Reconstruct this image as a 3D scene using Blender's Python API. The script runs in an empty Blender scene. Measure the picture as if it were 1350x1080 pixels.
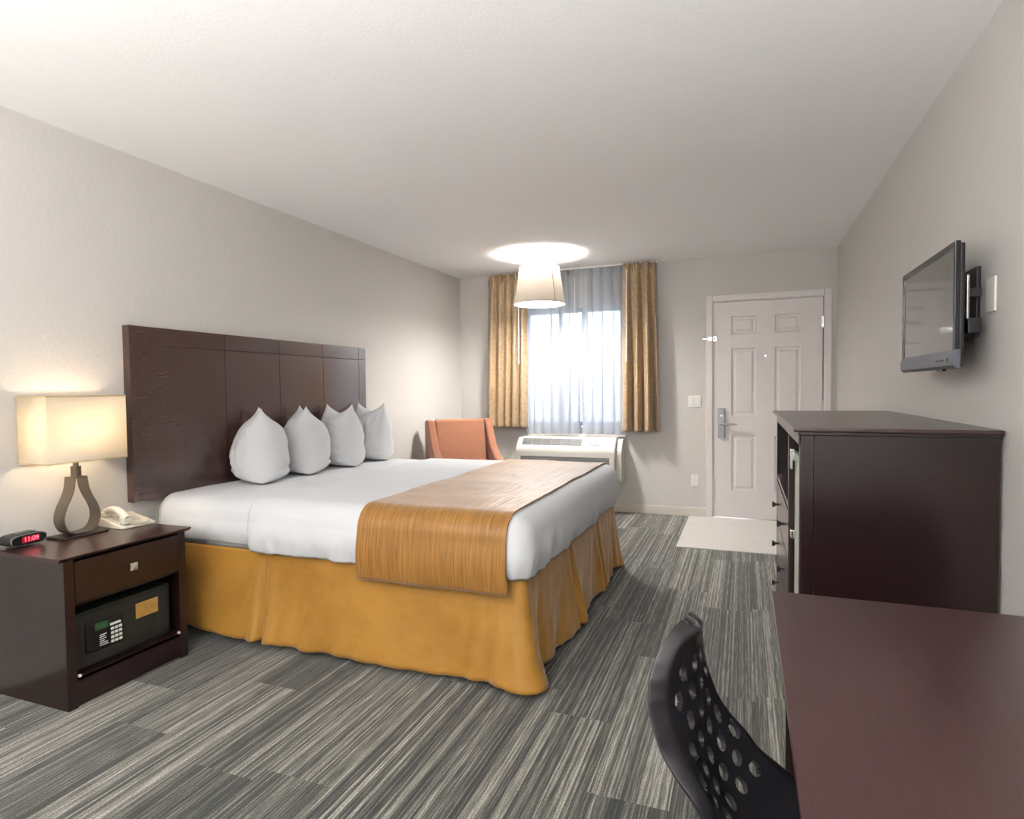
import bpy, bmesh, math, random
from mathutils import Vector, Matrix, noise
random.seed(7)
R = math.radians
scene = bpy.context.scene
COL = scene.collection

# ------------------------------------------------------------------ camera
YAW, PITCH, ROLL, FPX = 0.3681, -0.0341, -0.0112, 794.48
CAM = Vector((2.8933, -5.9654, 1.2369))
_r = Vector((math.cos(YAW), math.sin(YAW), 0)); _f = Vector((-math.sin(YAW), math.cos(YAW), 0)); _u = Vector((0, 0, 1))
_f2 = _f*math.cos(PITCH)+_u*math.sin(PITCH); _u2 = _u*math.cos(PITCH)-_f*math.sin(PITCH)
_r3 = _r*math.cos(ROLL)+_u2*math.sin(ROLL); _u3 = _u2*math.cos(ROLL)-_r*math.sin(ROLL)
cd = bpy.data.cameras.new('camera'); cam = bpy.data.objects.new('camera', cd); COL.objects.link(cam)
m = Matrix((_r3, _u3, -_f2)).transposed().to_4x4(); m.translation = CAM; cam.matrix_world = m
cd.sensor_fit = 'HORIZONTAL'; cd.sensor_width = 36; cd.lens = 36*FPX/1350; cd.clip_start = 0.05; cd.clip_end = 200
scene.camera = cam

# ------------------------------------------------------------------ exposure
vs = scene.view_settings
vs.view_transform = 'Standard'; vs.look = 'None'; vs.exposure = 0.45; vs.gamma = 1.0; vs.use_curve_mapping = False

# ------------------------------------------------------------------ sky and lights
world = bpy.data.worlds.new('sky'); scene.world = world; world.use_nodes = True
wn = world.node_tree; bg = wn.nodes['Background']
sky = wn.nodes.new('ShaderNodeTexSky'); sky.sky_type = 'NISHITA'; sky.sun_disc = False; sky.sun_elevation = R(38); sky.sun_rotation = R(200)
sky.air_density = 1.2; sky.dust_density = 3.0; sky.ozone_density = 1.0
mixw = wn.nodes.new('ShaderNodeMixRGB'); mixw.inputs[0].default_value = 0.55; mixw.inputs[2].default_value = (0.80, 0.90, 1.0, 1)
wn.links.new(sky.outputs[0], mixw.inputs[1]); wn.links.new(mixw.outputs[0], bg.inputs[0]); bg.inputs[1].default_value = 2.1

def lamp(name, kind, loc, power, color, radius=0.05, rot=None, **kw):
    d = bpy.data.lights.new(name, kind); d.energy = power; d.color = color
    if kind in ('POINT', 'SPOT'): d.shadow_soft_size = radius
    for k, v in kw.items(): setattr(d, k, v)
    o = bpy.data.objects.new(name, d); o.location = loc
    if rot: o.rotation_euler = rot
    COL.objects.link(o); return o
# daylight entering by the window (sky portal, guides sampling only)
pl = lamp('window_sky_portal', 'AREA', (1.26, 0.30, 1.46), 1, (1, 1, 1), rot=(R(-90), 0, 0), shape='RECTANGLE', size=1.1, size_y=1.3)
pl.data.cycles.is_portal = True
# added fill lights behind the camera, standing in for unseen fixtures
lamp('rear_fill_up', 'AREA', (1.9, -7.1, 1.10), 195, (1.0, 0.97, 0.94), rot=(R(180), 0, 0), shape='DISK', size=.5)  # added upward fill to brighten the ceiling, no lamp body
lamp('rear_fill_point', 'POINT', (2.6, -8.2, 2.0), 34, (0.90, 0.94, 1.0), 0.30)  # added cool point fill, no lamp body

# ------------------------------------------------------------------ mesh helpers
class MB:
    def __init__(s): s.bm = bmesh.new()
    def add(s, other):
        me = bpy.data.meshes.new('t'); other.to_mesh(me); other.free(); s.bm.from_mesh(me); bpy.data.meshes.remove(me); return s
    def box(s, x0, x1, y0, y1, z0, z1, bev=0.0, seg=2, rot=None):
        b = bmesh.new(); bmesh.ops.create_cube(b, size=1)
        for v in b.verts: v.co = Vector(((x0+x1)/2+v.co.x*(x1-x0), (y0+y1)/2+v.co.y*(y1-y0), (z0+z1)/2+v.co.z*(z1-z0)))
        if bev > 0: bmesh.ops.bevel(b, geom=b.edges[:], offset=bev, segments=seg, profile=0.5, affect='EDGES')
        if rot is not None:
            c = Vector(((x0+x1)/2, (y0+y1)/2, (z0+z1)/2))
            for v in b.verts: v.co = rot @ (v.co-c)+c
        return s.add(b)
    def cyl(s, p0, p1, r0, r1=None, n=20, caps=True):
        r1 = r0 if r1 is None else r1; p0 = Vector(p0); p1 = Vector(p1); d = p1-p0
        b = bmesh.new(); bmesh.ops.create_cone(b, cap_ends=caps, segments=n, radius1=r0, radius2=r1, depth=d.length)
        q = d.to_track_quat('Z', 'Y'); c = (p0+p1)/2
        for v in b.verts: v.co = q @ v.co + c
        return s.add(b)
    def sphere(s, c, r, n=16, sc=(1, 1, 1)):
        b = bmesh.new(); bmesh.ops.create_uvsphere(b, u_segments=n, v_segments=max(8, n//2), radius=r)
        for v in b.verts: v.co = Vector((v.co.x*sc[0], v.co.y*sc[1], v.co.z*sc[2]))+Vector(c)
        return s.add(b)
    def lathe(s, prof, c, n=48, closed=False):
        b = bmesh.new(); rings = []
        for (r, z) in prof:
            rings.append([b.verts.new((c[0]+r*math.cos(2*math.pi*i/n), c[1]+r*math.sin(2*math.pi*i/n), c[2]+z)) for i in range(n)])
        pr = list(zip(rings[:-1], rings[1:]))
        if closed: pr.append((rings[-1], rings[0]))
        for a, bb in pr:
            for i in range(n): b.faces.new((a[i], a[(i+1) % n], bb[(i+1) % n], bb[i]))
        if not closed:
            if prof[0][0] > 1e-5: b.faces.new(list(reversed(rings[0])))
            if prof[-1][0] > 1e-5: b.faces.new(rings[-1])
        bmesh.ops.remove_doubles(b, verts=b.verts[:], dist=1e-6)
        return s.add(b)
    def prism(s, poly, axis, a0, a1, bev=0.0, seg=2):
        """poly in the two remaining axes (ordered), extruded along axis"""
        b = bmesh.new()
        def P(p, a):
            return {'x': (a, p[0], p[1]), 'y': (p[0], a, p[1]), 'z': (p[0], p[1], a)}[axis]
        A = [b.verts.new(P(p, a0)) for p in poly]; B = [b.verts.new(P(p, a1)) for p in poly]; n = len(poly)
        b.faces.new(A); b.faces.new(list(reversed(B)))
        for i in range(n): b.faces.new((A[i], B[i], B[(i+1) % n], A[(i+1) % n]))
        bmesh.ops.recalc_face_normals(b, faces=b.faces[:])
        if bev > 0:
            ed = [e for e in b.edges if len(e.link_faces) == 2 and e.calc_face_angle(0) > 0.9]
            bmesh.ops.bevel(b, geom=ed, offset=bev, segments=seg, profile=0.5, affect='EDGES')
        return s.add(b)
    def tube(s, pts, r, n=10, closed=False):
        b = bmesh.new(); pts = [Vector(p) for p in pts]; rings = []; N = len(pts)
        up = Vector((0, 0, 1))
        for i, p in enumerate(pts):
            t = (pts[(i+1) % N] if (closed or i < N-1) else p)-(pts[i-1] if (closed or i > 0) else p)
            t.normalize(); a = t.cross(up)
            if a.length < 0.15: a = t.cross(Vector((0, 1, 0)))
            a.normalize(); c = t.cross(a).normalized(); rr = r[i] if isinstance(r, (list, tuple)) else r
            rings.append([b.verts.new(p+a*rr*math.cos(2*math.pi*k/n)+c*rr*math.sin(2*math.pi*k/n)) for k in range(n)])
        pr = list(zip(rings[:-1], rings[1:]))
        if closed: pr.append((rings[-1], rings[0]))
        for A, B in pr:
            for k in range(n): b.faces.new((A[k], A[(k+1) % n], B[(k+1) % n], B[k]))
        if not closed: b.faces.new(list(reversed(rings[0]))); b.faces.new(rings[-1])
        return s.add(b)
    def grid(s, nu, nv, fn):
        b = bmesh.new(); V = [[b.verts.new(fn(i/nu, j/nv)) for j in range(nv+1)] for i in range(nu+1)]
        for i in range(nu):
            for j in range(nv): b.faces.new((V[i][j], V[i+1][j], V[i+1][j+1], V[i][j+1]))
        return s.add(b)

def origin_of(p):
    v = Vector((0, 0, 0))
    while p is not None: v += p.location; p = p.parent
    return v

def obj(name, mb, mat, parent=None, world=True, ang=38, flat=False, solid=0.0, offset=-1, recalc=True):
    """link the builder's shapes as ONE mesh object; world=True: shapes are given in world coordinates"""
    bm = mb.bm if isinstance(mb, MB) else mb
    if recalc and solid == 0: bmesh.ops.recalc_face_normals(bm, faces=bm.faces[:])
    o0 = Vector((0, 0, 0))
    if parent is not None and world: o0 = origin_of(parent)
    elif parent is None and world:
        xs = [v.co for v in bm.verts]
        o0 = Vector(((min(v.x for v in xs)+max(v.x for v in xs))/2, (min(v.y for v in xs)+max(v.y for v in xs))/2, min(v.z for v in xs)))
    if o0.length > 0:
        for v in bm.verts: v.co -= o0
    for f in bm.faces: f.smooth = not flat
    for e in bm.edges:
        if len(e.link_faces) == 2: e.smooth = e.calc_face_angle(0) < R(ang)
    me = bpy.data.meshes.new(name); bm.to_mesh(me); bm.free()
    o = bpy.data.objects.new(name, me); me.materials.append(mat); COL.objects.link(o)
    if parent is not None: o.parent = parent
    elif world: o.location = o0
    if ang < 60 and not flat:
        wm = o.modifiers.new('normals', 'WEIGHTED_NORMAL'); wm.keep_sharp = True; wm.weight = 80
    if solid:
        md = o.modifiers.new('thickness', 'SOLIDIFY'); md.thickness = solid; md.offset = offset
    return o

def tag(o, label=None, cat=None, group=None, kind=None):
    if label: o['label'] = label
    if cat: o['category'] = cat
    if group: o['group'] = group
    if kind: o['kind'] = kind
    return o
def thing(name, label, cat, loc=(0, 0, 0), rz=0.0, group=None, kind=None):
    o = bpy.data.objects.new(name, None); o.empty_display_size = 0.1; COL.objects.link(o)
    o.location = loc; o.rotation_euler = (0, 0, rz)
    return tag(o, label, cat, group, kind)
def struct(name, mb, mat, parent=None, **kw):
    o = obj(name, mb, mat, parent, **kw)
    if parent is None: o['kind'] = 'structure'
    return o
def text_mesh(name, s, size, mat, parent, M4, depth=0.0006):
    cu = bpy.data.curves.new('t', 'FONT'); cu.body = s; cu.size = size; cu.align_x = 'CENTER'; cu.align_y = 'CENTER'; cu.extrude = depth
    t = bpy.data.objects.new('t', cu); COL.objects.link(t)
    dg = bpy.context.evaluated_depsgraph_get(); me = bpy.data.meshes.new_from_object(t.evaluated_get(dg))
    bpy.data.objects.remove(t); bpy.data.curves.remove(cu)
    me.transform(M4); me.name = name; me.materials.clear(); me.materials.append(mat)
    o = bpy.data.objects.new(name, me); COL.objects.link(o); o.parent = parent
    return o

# ------------------------------------------------------------------ materials
def new_mat(name):
    mt = bpy.data.materials.new(name); mt.use_nodes = True; nt = mt.node_tree
    return mt, nt, nt.nodes['Principled BSDF']
def inp(b, k, v):
    if k in b.inputs: b.inputs[k].default_value = v
def pmat(name, col, rough=0.5, metal=0.0, spec=0.5, coat=0.0, emis=None, estr=0.0, var=0.0, vscale=8.0, bump=0.0, bscale=200.0, stretch=(1, 1, 1), trans=0.0, sheen=0.0, coatr=0.1):
    mt, nt, b = new_mat(name); N = nt.nodes; L = nt.links
    inp(b, 'Base Color', (*col, 1)); inp(b, 'Roughness', rough); inp(b, 'Metallic', metal); inp(b, 'Specular IOR Level', spec)
    inp(b, 'Coat Weight', coat); inp(b, 'Coat Roughness', coatr); inp(b, 'Transmission Weight', trans); inp(b, 'Sheen Weight', sheen)
    if emis: inp(b, 'Emission Color', (*emis, 1)); inp(b, 'Emission Strength', estr)
    if var > 0 or bump > 0:
        tc = N.new('ShaderNodeTexCoord'); mp = N.new('ShaderNodeMapping'); L.new(tc.outputs['Object'], mp.inputs[0]); mp.inputs['Scale'].default_value = stretch
    if var > 0:
        nz = N.new('ShaderNodeTexNoise'); nz.inputs['Scale'].default_value = vscale; nz.inputs['Detail'].default_value = 5; L.new(mp.outputs[0], nz.inputs['Vector'])
        cr = N.new('ShaderNodeValToRGB'); cr.color_ramp.elements[0].position = 0.3; cr.color_ramp.elements[1].position = 0.7
        cr.color_ramp.elements[0].color = (*[c*(1-var) for c in col], 1); cr.color_ramp.elements[1].color = (*[min(1, c*(1+var)) for c in col], 1)
        L.new(nz.outputs[0], cr.inputs[0]); L.new(cr.outputs[0], b.inputs['Base Color'])
    if bump > 0:
        n2 = N.new('ShaderNodeTexNoise'); n2.inputs['Scale'].default_value = bscale; n2.inputs['Detail'].default_value = 4; L.new(mp.outputs[0], n2.inputs['Vector'])
        bp = N.new('ShaderNodeBump'); bp.inputs['Strength'].default_value = bump; bp.inputs['Distance'].default_value = 0.004
        L.new(n2.outputs[0], bp.inputs['Height']); L.new(bp.outputs[0], b.inputs['Normal'])
    return mt
def fabric_translucent(name, col, transp=0.0, transl=0.5, var=0.04, stretch=(1, 1, 1)):
    mt, nt, b = new_mat(name); N = nt.nodes; L = nt.links; N.remove(b); out = N['Material Output']
    tc = N.new('ShaderNodeTexCoord'); mp = N.new('ShaderNodeMapping'); mp.inputs['Scale'].default_value = stretch; L.new(tc.outputs['Object'], mp.inputs[0])
    nz = N.new('ShaderNodeTexNoise'); nz.inputs['Scale'].default_value = 220; L.new(mp.outputs[0], nz.inputs['Vector'])
    cr = N.new('ShaderNodeValToRGB'); cr.color_ramp.elements[0].color = (*[c*(1-var) for c in col], 1); cr.color_ramp.elements[1].color = (*[min(1, c*(1+var)) for c in col], 1)
    cr.color_ramp.elements[0].position = .35; cr.color_ramp.elements[1].position = .65; L.new(nz.outputs[0], cr.inputs[0])
    d = N.new('ShaderNodeBsdfDiffuse'); t = N.new('ShaderNodeBsdfTranslucent'); L.new(cr.outputs[0], d.inputs[0]); L.new(cr.outputs[0], t.inputs[0])
    m1 = N.new('ShaderNodeMixShader'); m1.inputs[0].default_value = transl; L.new(d.outputs[0], m1.inputs[1]); L.new(t.outputs[0], m1.inputs[2])
    last = m1
    if transp > 0:
        tr = N.new('ShaderNodeBsdfTransparent'); m2 = N.new('ShaderNodeMixShader'); m2.inputs[0].default_value = transp
        L.new(m1.outputs[0], m2.inputs[1]); L.new(tr.outputs[0], m2.inputs[2]); last = m2
    L.new(last.outputs[0], out.inputs[0]); return mt
def wood(name, c0, c1, stretch=(1, 12, 12), rough=0.28, coat=0.25, coatr=0.12, bump=True, det=7):
    mt, nt, b = new_mat(name); N = nt.nodes; L = nt.links
    tc = N.new('ShaderNodeTexCoord'); mp = N.new('ShaderNodeMapping'); L.new(tc.outputs['Object'], mp.inputs[0]); mp.inputs['Scale'].default_value = stretch
    nz = N.new('ShaderNodeTexNoise'); nz.inputs['Scale'].default_value = 9; nz.inputs['Detail'].default_value = det; nz.inputs['Roughness'].default_value = .65; L.new(mp.outputs[0], nz.inputs['Vector'])
    cr = N.new('ShaderNodeValToRGB'); cr.color_ramp.elements[0].position = .3; cr.color_ramp.elements[1].position = .72
    cr.color_ramp.elements[0].color = (*c0, 1); cr.color_ramp.elements[1].color = (*c1, 1)
    L.new(nz.outputs[0], cr.inputs[0]); L.new(cr.outputs[0], b.inputs['Base Color'])
    inp(b, 'Roughness', rough); inp(b, 'Coat Weight', coat); inp(b, 'Coat Roughness', coatr)
    bp = N.new('ShaderNodeBump'); bp.inputs['Strength'].default_value = .003; bp.inputs['Distance'].default_value = 0.001; L.new(nz.outputs[0], bp.inputs['Height'])
    if bump: L.new(bp.outputs[0], b.inputs['Normal'])
    return mt

M = {}
M['wall'] = pmat('wall_paint', (0.60, 0.58, 0.555), 0.75, spec=.25, bump=0.35, bscale=55)
M['wall_back'] = M['wall']
M['ceiling'] = pmat('ceiling_paint', (0.92, 0.925, 0.93), 0.9, spec=.1, bump=0.2, bscale=70)
M['base'] = pmat('baseboard_paint', (0.66, 0.62, 0.56), 0.5)
M['trimwhite'] = pmat('door_paint', (0.74, 0.70, 0.69), 0.42, var=.02)
M['tile'] = pmat('entry_vinyl', (0.68, 0.65, 0.62), 0.35, var=.03, vscale=4)
M['wood'] = wood('espresso_wood', (0.010, 0.0038, 0.0038), (0.022, 0.0085, 0.0085), (2, 2, 14))
M['woodtop'] = wood('espresso_top', (0.030, 0.0115, 0.0115), (0.048, 0.0195, 0.0195), (14, 1, 14), rough=.30, coat=.35, coatr=.2)
M['woodhead'] = wood('headboard_wood', (0.044, 0.018, 0.014), (0.056, 0.0225, 0.017), (5, 1, 7), rough=.24, coat=.9, coatr=.12, bump=False, det=2)
M['groove'] = pmat('groove', (0.10, 0.05, 0.035), .5)
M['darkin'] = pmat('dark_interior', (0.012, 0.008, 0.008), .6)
M['sheet'] = pmat('white_cotton', (0.655, 0.67, 0.695), 0.8, spec=.15, bump=.9, bscale=7, sheen=.15)
M['pillow'] = pmat('pillow_cotton', (0.60, 0.61, 0.625), 0.85, spec=.1, bump=.35, bscale=16, sheen=.1)
M['metal'] = pmat('brushed_nickel', (0.42, 0.42, 0.41), 0.3, metal=1.0)
M['chrome'] = pmat('chrome', (0.8, 0.8, 0.82), 0.12, metal=1.0)
M['taupe'] = pmat('taupe_metal', (0.20, 0.165, 0.125), 0.32, metal=.75)
M['black'] = pmat('black_plastic', (0.012, 0.012, 0.013), 0.35)
M['blackgloss'] = pmat('black_gloss', (0.012, 0.012, 0.014), 0.15)
M['chair'] = pmat('black_chair_plastic', (0.016, 0.015, 0.018), 0.30, coat=.2)
M['screen'] = pmat('tv_screen', (0.018, 0.018, 0.018), 0.09, spec=1.0, coat=1.0, coatr=.05)
M['tvgrey'] = pmat('tv_speaker_bar', (0.10, 0.105, 0.13), 0.4)
M['ivory'] = pmat('ivory_plastic', (0.72, 0.68, 0.58), 0.4)
M['acwhite'] = pmat('ac_plastic', (0.52, 0.51, 0.48), 0.42)
M['acgrille'] = pmat('ac_grille_dark', (0.09, 0.09, 0.088), 0.5)
M['plate'] = pmat('plate_plastic', (0.80, 0.78, 0.74), 0.4)
M['white'] = pmat('white_plastic', (0.8, 0.8, 0.8), 0.4)
M['safe'] = pmat('safe_black', (0.017, 0.019, 0.018), 0.5, bump=.15, bscale=300)
M['gold'] = pmat('brass_label', (0.50, 0.30, 0.08), 0.45, metal=.2, var=.15, vscale=30)
M['lcdgreen'] = pmat('green_lcd', (0.03, 0.09, 0.035), 0.25)
M['led'] = pmat('red_led', (0.8, 0.05, 0.08), 0.4, emis=(1.0, 0.10, 0.16), estr=2.2)
M['leddim'] = pmat('red_window', (0.12, 0.01, 0.015), 0.15, emis=(0.5, 0.02, 0.04), estr=.35)
M['fridge'] = pmat('fridge_white', (0.62, 0.66, 0.58), 0.35)
M['rust'] = pmat('rust_tweed', (0.245, 0.105, 0.062), 0.9, spec=.1, var=.28, vscale=160, bump=.5, bscale=300, sheen=.3)
M['trimtan'] = pmat('shade_trim_tan', (.55, .42, .24), .6)
M['glass'] = pmat('window_glass', (1, 1, 1), 0.0, trans=1.0)
M['shade'] = fabric_translucent('lampshade_linen', (0.88, 0.80, 0.66), 0, .42, .05, (1, 1, 4))
M['ceilshade'] = fabric_translucent('ceiling_shade_linen', (0.78, 0.73, 0.66), 0, .05, .04, (1, 1, 4))
M['diffuser'] = fabric_translucent('white_diffuser', (0.97, 0.97, 0.95), .50, .85, 0)
M['sheer'] = fabric_translucent('sheer_voile', (0.56, 0.59, 0.64), .13, .5, .02)

def mustard(name, rib):
    mt, nt, b = new_mat(name); N = nt.nodes; L = nt.links
    tc = N.new('ShaderNodeTexCoord'); mp = N.new('ShaderNodeMapping'); L.new(tc.outputs['Object'], mp.inputs[0])
    mp.inputs['Scale'].default_value = (170, 5, 5) if rib else (1, 1, 1)
    nz = N.new('ShaderNodeTexNoise'); nz.inputs['Scale'].default_value = 1 if rib else 6; nz.inputs['Detail'].default_value = 3; L.new(mp.outputs[0], nz.inputs['Vector'])
    cr = N.new('ShaderNodeValToRGB'); cr.color_ramp.elements[0].position = .3; cr.color_ramp.elements[1].position = .7
    c0, c1 = ((0.22, 0.095, 0.014), (0.40, 0.190, 0.040)) if rib else ((0.34, 0.160, 0.018), (0.41, 0.200, 0.027))
    cr.color_ramp.elements[0].color = (*c0, 1); cr.color_ramp.elements[1].color = (*c1, 1)
    L.new(nz.outputs[0], cr.inputs[0]); L.new(cr.outputs[0], b.inputs['Base Color'])
    inp(b, 'Roughness', .42 if rib else .55); inp(b, 'Sheen Weight', .5 if rib else .35); inp(b, 'Sheen Roughness', .4)
    bp = N.new('ShaderNodeBump'); bp.inputs['Strength'].default_value = .6 if rib else .12; bp.inputs['Distance'].default_value = .003
    n2 = nz
    if not rib:
        n2 = N.new('ShaderNodeTexNoise'); n2.inputs['Scale'].default_value = 9; n2.inputs['Detail'].default_value = 6; L.new(tc.outputs['Object'], n2.inputs['Vector'])
        bp.inputs['Strength'].default_value = .55; bp.inputs['Distance'].default_value = .016
    L.new(n2.outputs[0], bp.inputs['Height']); L.new(bp.outputs[0], b.inputs['Normal'])
    return mt
M['runner'] = mustard('mustard_runner', True); M['skirt'] = mustard('mustard_skirt', False)

def curtain_mat():
    mt, nt, b = new_mat('gold_brocade'); N = nt.nodes; L = nt.links
    tc = N.new('ShaderNodeTexCoord'); nz = N.new('ShaderNodeTexNoise'); nz.inputs['Scale'].default_value = 34; nz.inputs['Detail'].default_value = 3; L.new(tc.outputs['Object'], nz.inputs['Vector'])
    cr = N.new('ShaderNodeValToRGB'); cr.color_ramp.elements[0].position = .42; cr.color_ramp.elements[1].position = .58
    cr.color_ramp.elements[0].color = (0.265, 0.175, 0.092, 1); cr.color_ramp.elements[1].color = (0.335, 0.232, 0.130, 1)
    L.new(nz.outputs[0], cr.inputs[0]); L.new(cr.outputs[0], b.inputs['Base Color']); inp(b, 'Roughness', .45); inp(b, 'Sheen Weight', .3)
    return mt
M['curtain'] = curtain_mat()
M['lining'] = pmat('curtain_lining', (0.55, 0.36, 0.24), .7)

def carpet():
    mt, nt, b = new_mat('striped_carpet_planks'); N = nt.nodes; L = nt.links
    g = N.new('ShaderNodeNewGeometry'); sp = N.new('ShaderNodeSeparateXYZ'); L.new(g.outputs['Position'], sp.inputs[0])
    def math_(op, a, bb=None, c=None):
        n = N.new('ShaderNodeMath'); n.operation = op
        for i, v in enumerate((a, bb, c)):
            if v is None: continue
            if isinstance(v, (int, float)): n.inputs[i].default_value = v
            else: L.new(v, n.inputs[i])
        return n.outputs[0]
    def wn_(a, bb, dim='2D'):
        c = N.new('ShaderNodeCombineXYZ'); L.new(a, c.inputs[0])
        if bb is not None: L.new(bb, c.inputs[1])
        w = N.new('ShaderNodeTexWhiteNoise'); w.noise_dimensions = '3D'; L.new(c.outputs[0], w.inputs[0]); return w.outputs['Value']
    PW, PL = 0.25, 1.0
    colf = math_('FLOOR', math_('DIVIDE', math_('ADD', sp.outputs[0], 0.06), PW))
    off = wn_(colf, None)
    rowf = math_('FLOOR', math_('ADD', math_('DIVIDE', sp.outputs[1], PL), off))
    pid = wn_(colf, rowf)                      # random per plank
    # band of sub-strips, wobbling widths
    def stripe(scale, seed, ys=0.6, det=2):
        c = N.new('ShaderNodeCombineXYZ')
        L.new(math_('MULTIPLY', sp.outputs[0], scale), c.inputs[0])
        L.new(math_('MULTIPLY', sp.outputs[1], ys), c.inputs[1])
        L.new(math_('ADD', math_('MULTIPLY', pid, 37.0), seed), c.inputs[2])
        nz = N.new('ShaderNodeTexNoise'); nz.inputs['Scale'].default_value = 1.0; nz.inputs['Detail'].default_value = det; L.new(c.outputs[0], nz.inputs['Vector'])
        return nz.outputs[0]
    s1 = stripe(120, 0.0, .3, 3); s2 = stripe(26, 5.0, .15); s3 = stripe(260, 9.0, 9.0)
    val = math_('ADD', math_('ADD', math_('MULTIPLY', math_('SUBTRACT', s1, .5), 2.05), math_('MULTIPLY', math_('SUBTRACT', s2, .5), 0.9)),
                math_('MULTIPLY', math_('SUBTRACT', s3, .5), 1.2))
    val = math_('ADD', math_('ADD', val, math_('MULTIPLY', math_('SUBTRACT', pid, .5), .30)), .46)
    cr = N.new('ShaderNodeValToRGB'); el = cr.color_ramp.elements
    el[0].position = 0.0; el[0].color = (0.026, 0.029, 0.028, 1); el[1].position = 1.0; el[1].color = (0.35, 0.34, 0.295, 1)
    for p, c in ((.25, (0.040, 0.043, 0.039)), (.45, (0.083, 0.084, 0.074)), (.62, (0.142, 0.138, 0.120)), (.80, (0.22, 0.212, 0.182))):
        e = el.new(p); e.color = (*c, 1)
    L.new(val, cr.inputs[0])
    # loop speckle
    sn = N.new('ShaderNodeTexNoise'); sn.inputs['Scale'].default_value = 170; sn.inputs['Detail'].default_value = 3; L.new(g.outputs['Position'], sn.inputs['Vector'])
    mx = N.new('ShaderNodeMixRGB'); mx.blend_type = 'OVERLAY'; mx.inputs[0].default_value = .95; L.new(cr.outputs[0], mx.inputs[1]); L.new(sn.outputs[0], mx.inputs[2])
    L.new(mx.outputs[0], b.inputs['Base Color']); inp(b, 'Roughness', .95); inp(b, 'Specular IOR Level', .15)
    inp(b, 'Sheen Weight', .25); inp(b, 'Sheen Roughness', .5)
    bp = N.new('ShaderNodeBump'); bp.inputs['Strength'].default_value = .5; bp.inputs['Distance'].default_value = .004; L.new(s1, bp.inputs['Height']); L.new(bp.outputs[0], b.inputs['Normal'])
    return mt
M['carpet'] = carpet()

# ------------------------------------------------------------------ room shell
W, H, YB, YF = 3.65, 2.44, 0.0, -8.9
WX0, WX1, WZ0, WZ1 = 0.74, 1.77, 0.86, 2.05      # window opening
DX0, DX1, DZ = 2.605, 3.555, 2.035               # door opening
struct('floor', MB().box(-.15, W+.15, YF-.15, .15, -.12, 0), M['carpet'])
struct('ceiling', MB().box(-.15, W+.15, YF-.15, .15, H, H+.12), M['ceiling'])
struct('wall_left', MB().box(-.15, 0, YF-.15, .15, 0, H), M['wall'])
struct('wall_right', MB().box(W, W+.15, YF-.15, .15, 0, H), M['wall'])
struct('wall_front', MB().box(0, W, YF-.15, YF, 0, H), M['wall'])
wb = MB()
for a in ((0, WX0, 0, H), (WX0, WX1, 0, WZ0), (WX0, WX1, WZ1, H), (WX1, DX0, 0, H), (DX0, DX1, DZ, H), (DX1, W, 0, H)):
    wb.box(a[0], a[1], 0, .15, a[2], a[3])
bmesh.ops.remove_doubles(wb.bm, verts=wb.bm.verts[:], dist=1e-5)
struct('wall_back', wb, M['wall_back'])
struct('baseboard_back', MB().box(0.012, 2.559, -.012, 0, 0, .085, .003), M['base'])
struct('baseboard_left', MB().box(0, .012, YF, 0, 0, .085, .003), M['base'])
struct('baseboard_right', MB().box(W-.012, W, YF, -.03, 0, .085, .003), M['base'])
et = MB().box(2.401, W-.013, -1.191, -0.001, 0.0, .004, .001); o = obj('entry_tile', et, M['tile']); o['kind'] = 'structure'; o.name = 'floor_entry'

# window
w = thing('window_1', None, None, (1.255, .10, WZ0), kind='structure')
fr = MB(); t = .035
fr.box(WX0, WX1, .07, .12, WZ0, WZ0+t, .003).box(WX0, WX1, .07, .12, WZ1-t, WZ1, .003).box(WX0, WX0+t, .07, .12, WZ0, WZ1, .003).box(WX1-t, WX1, .07, .12, WZ0, WZ1, .003)
fr.box(1.34, 1.395, .065, .115, WZ0, WZ1, .003)
obj('window_frame', fr, pmat('window_vinyl', (.55, .58, .64), .4), w)
obj('window_pane', MB().box(WX0+t, WX1-t, .092, .096, WZ0+t, WZ1-t), M['glass'], w)
obj('window_sill', MB().box(WX0-.02, WX1+.02, -.015, .07, WZ0-.02, WZ0, .004), M['plate'], w)

# door
d = thing('door_1', None, None, (3.08, 0, 0), kind='structure')
cs = MB()
cs.box(2.559, 2.614, -.018, 0, 0, 2.085, .004).box(3.551, 3.606, -.018, 0, 0, 2.085, .004).box(2.616, 3.549, -.0175, 0, 2.030, 2.0845, .003)
cs.box(2.605, 2.619, -.006, .14, 0, 2.035).box(3.546, 3.556, -.006, .14, 0, 2.035).box(2.619, 3.546, -.006, .14, 2.024, 2.035).box(2.619, 2.65, .042, .14, .014, 2.024).box(3.51, 3.546, .042, .14, .014, 2.024).box(2.65, 3.51, .042, .14, 1.99, 2.024)
obj('door_frame', cs, M['trimwhite'], d)
sl = MB(); sx0, sx1, sz0, sz1 = 2.621, 3.536, .016, 2.020; yb, yf = .040, -.002
cols = [(2.780, 2.995), (3.150, 3.365)]; rows = [(.265, .787), (.962, 1.590), (1.722, 1.885)]
sl.box(sx0, sx1, yf+.010, yb, sz0, sz1)
xs = [sx0, cols[0][0], cols[0][1], cols[1][0], cols[1][1], sx1]
for a, b_ in ((0, 1), (2, 3), (4, 5)): sl.box(xs[a], xs[b_], yf, yf+.012, sz0, sz1)
zs = [sz0]+[z for r_ in rows for z in r_]+[sz1]
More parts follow.
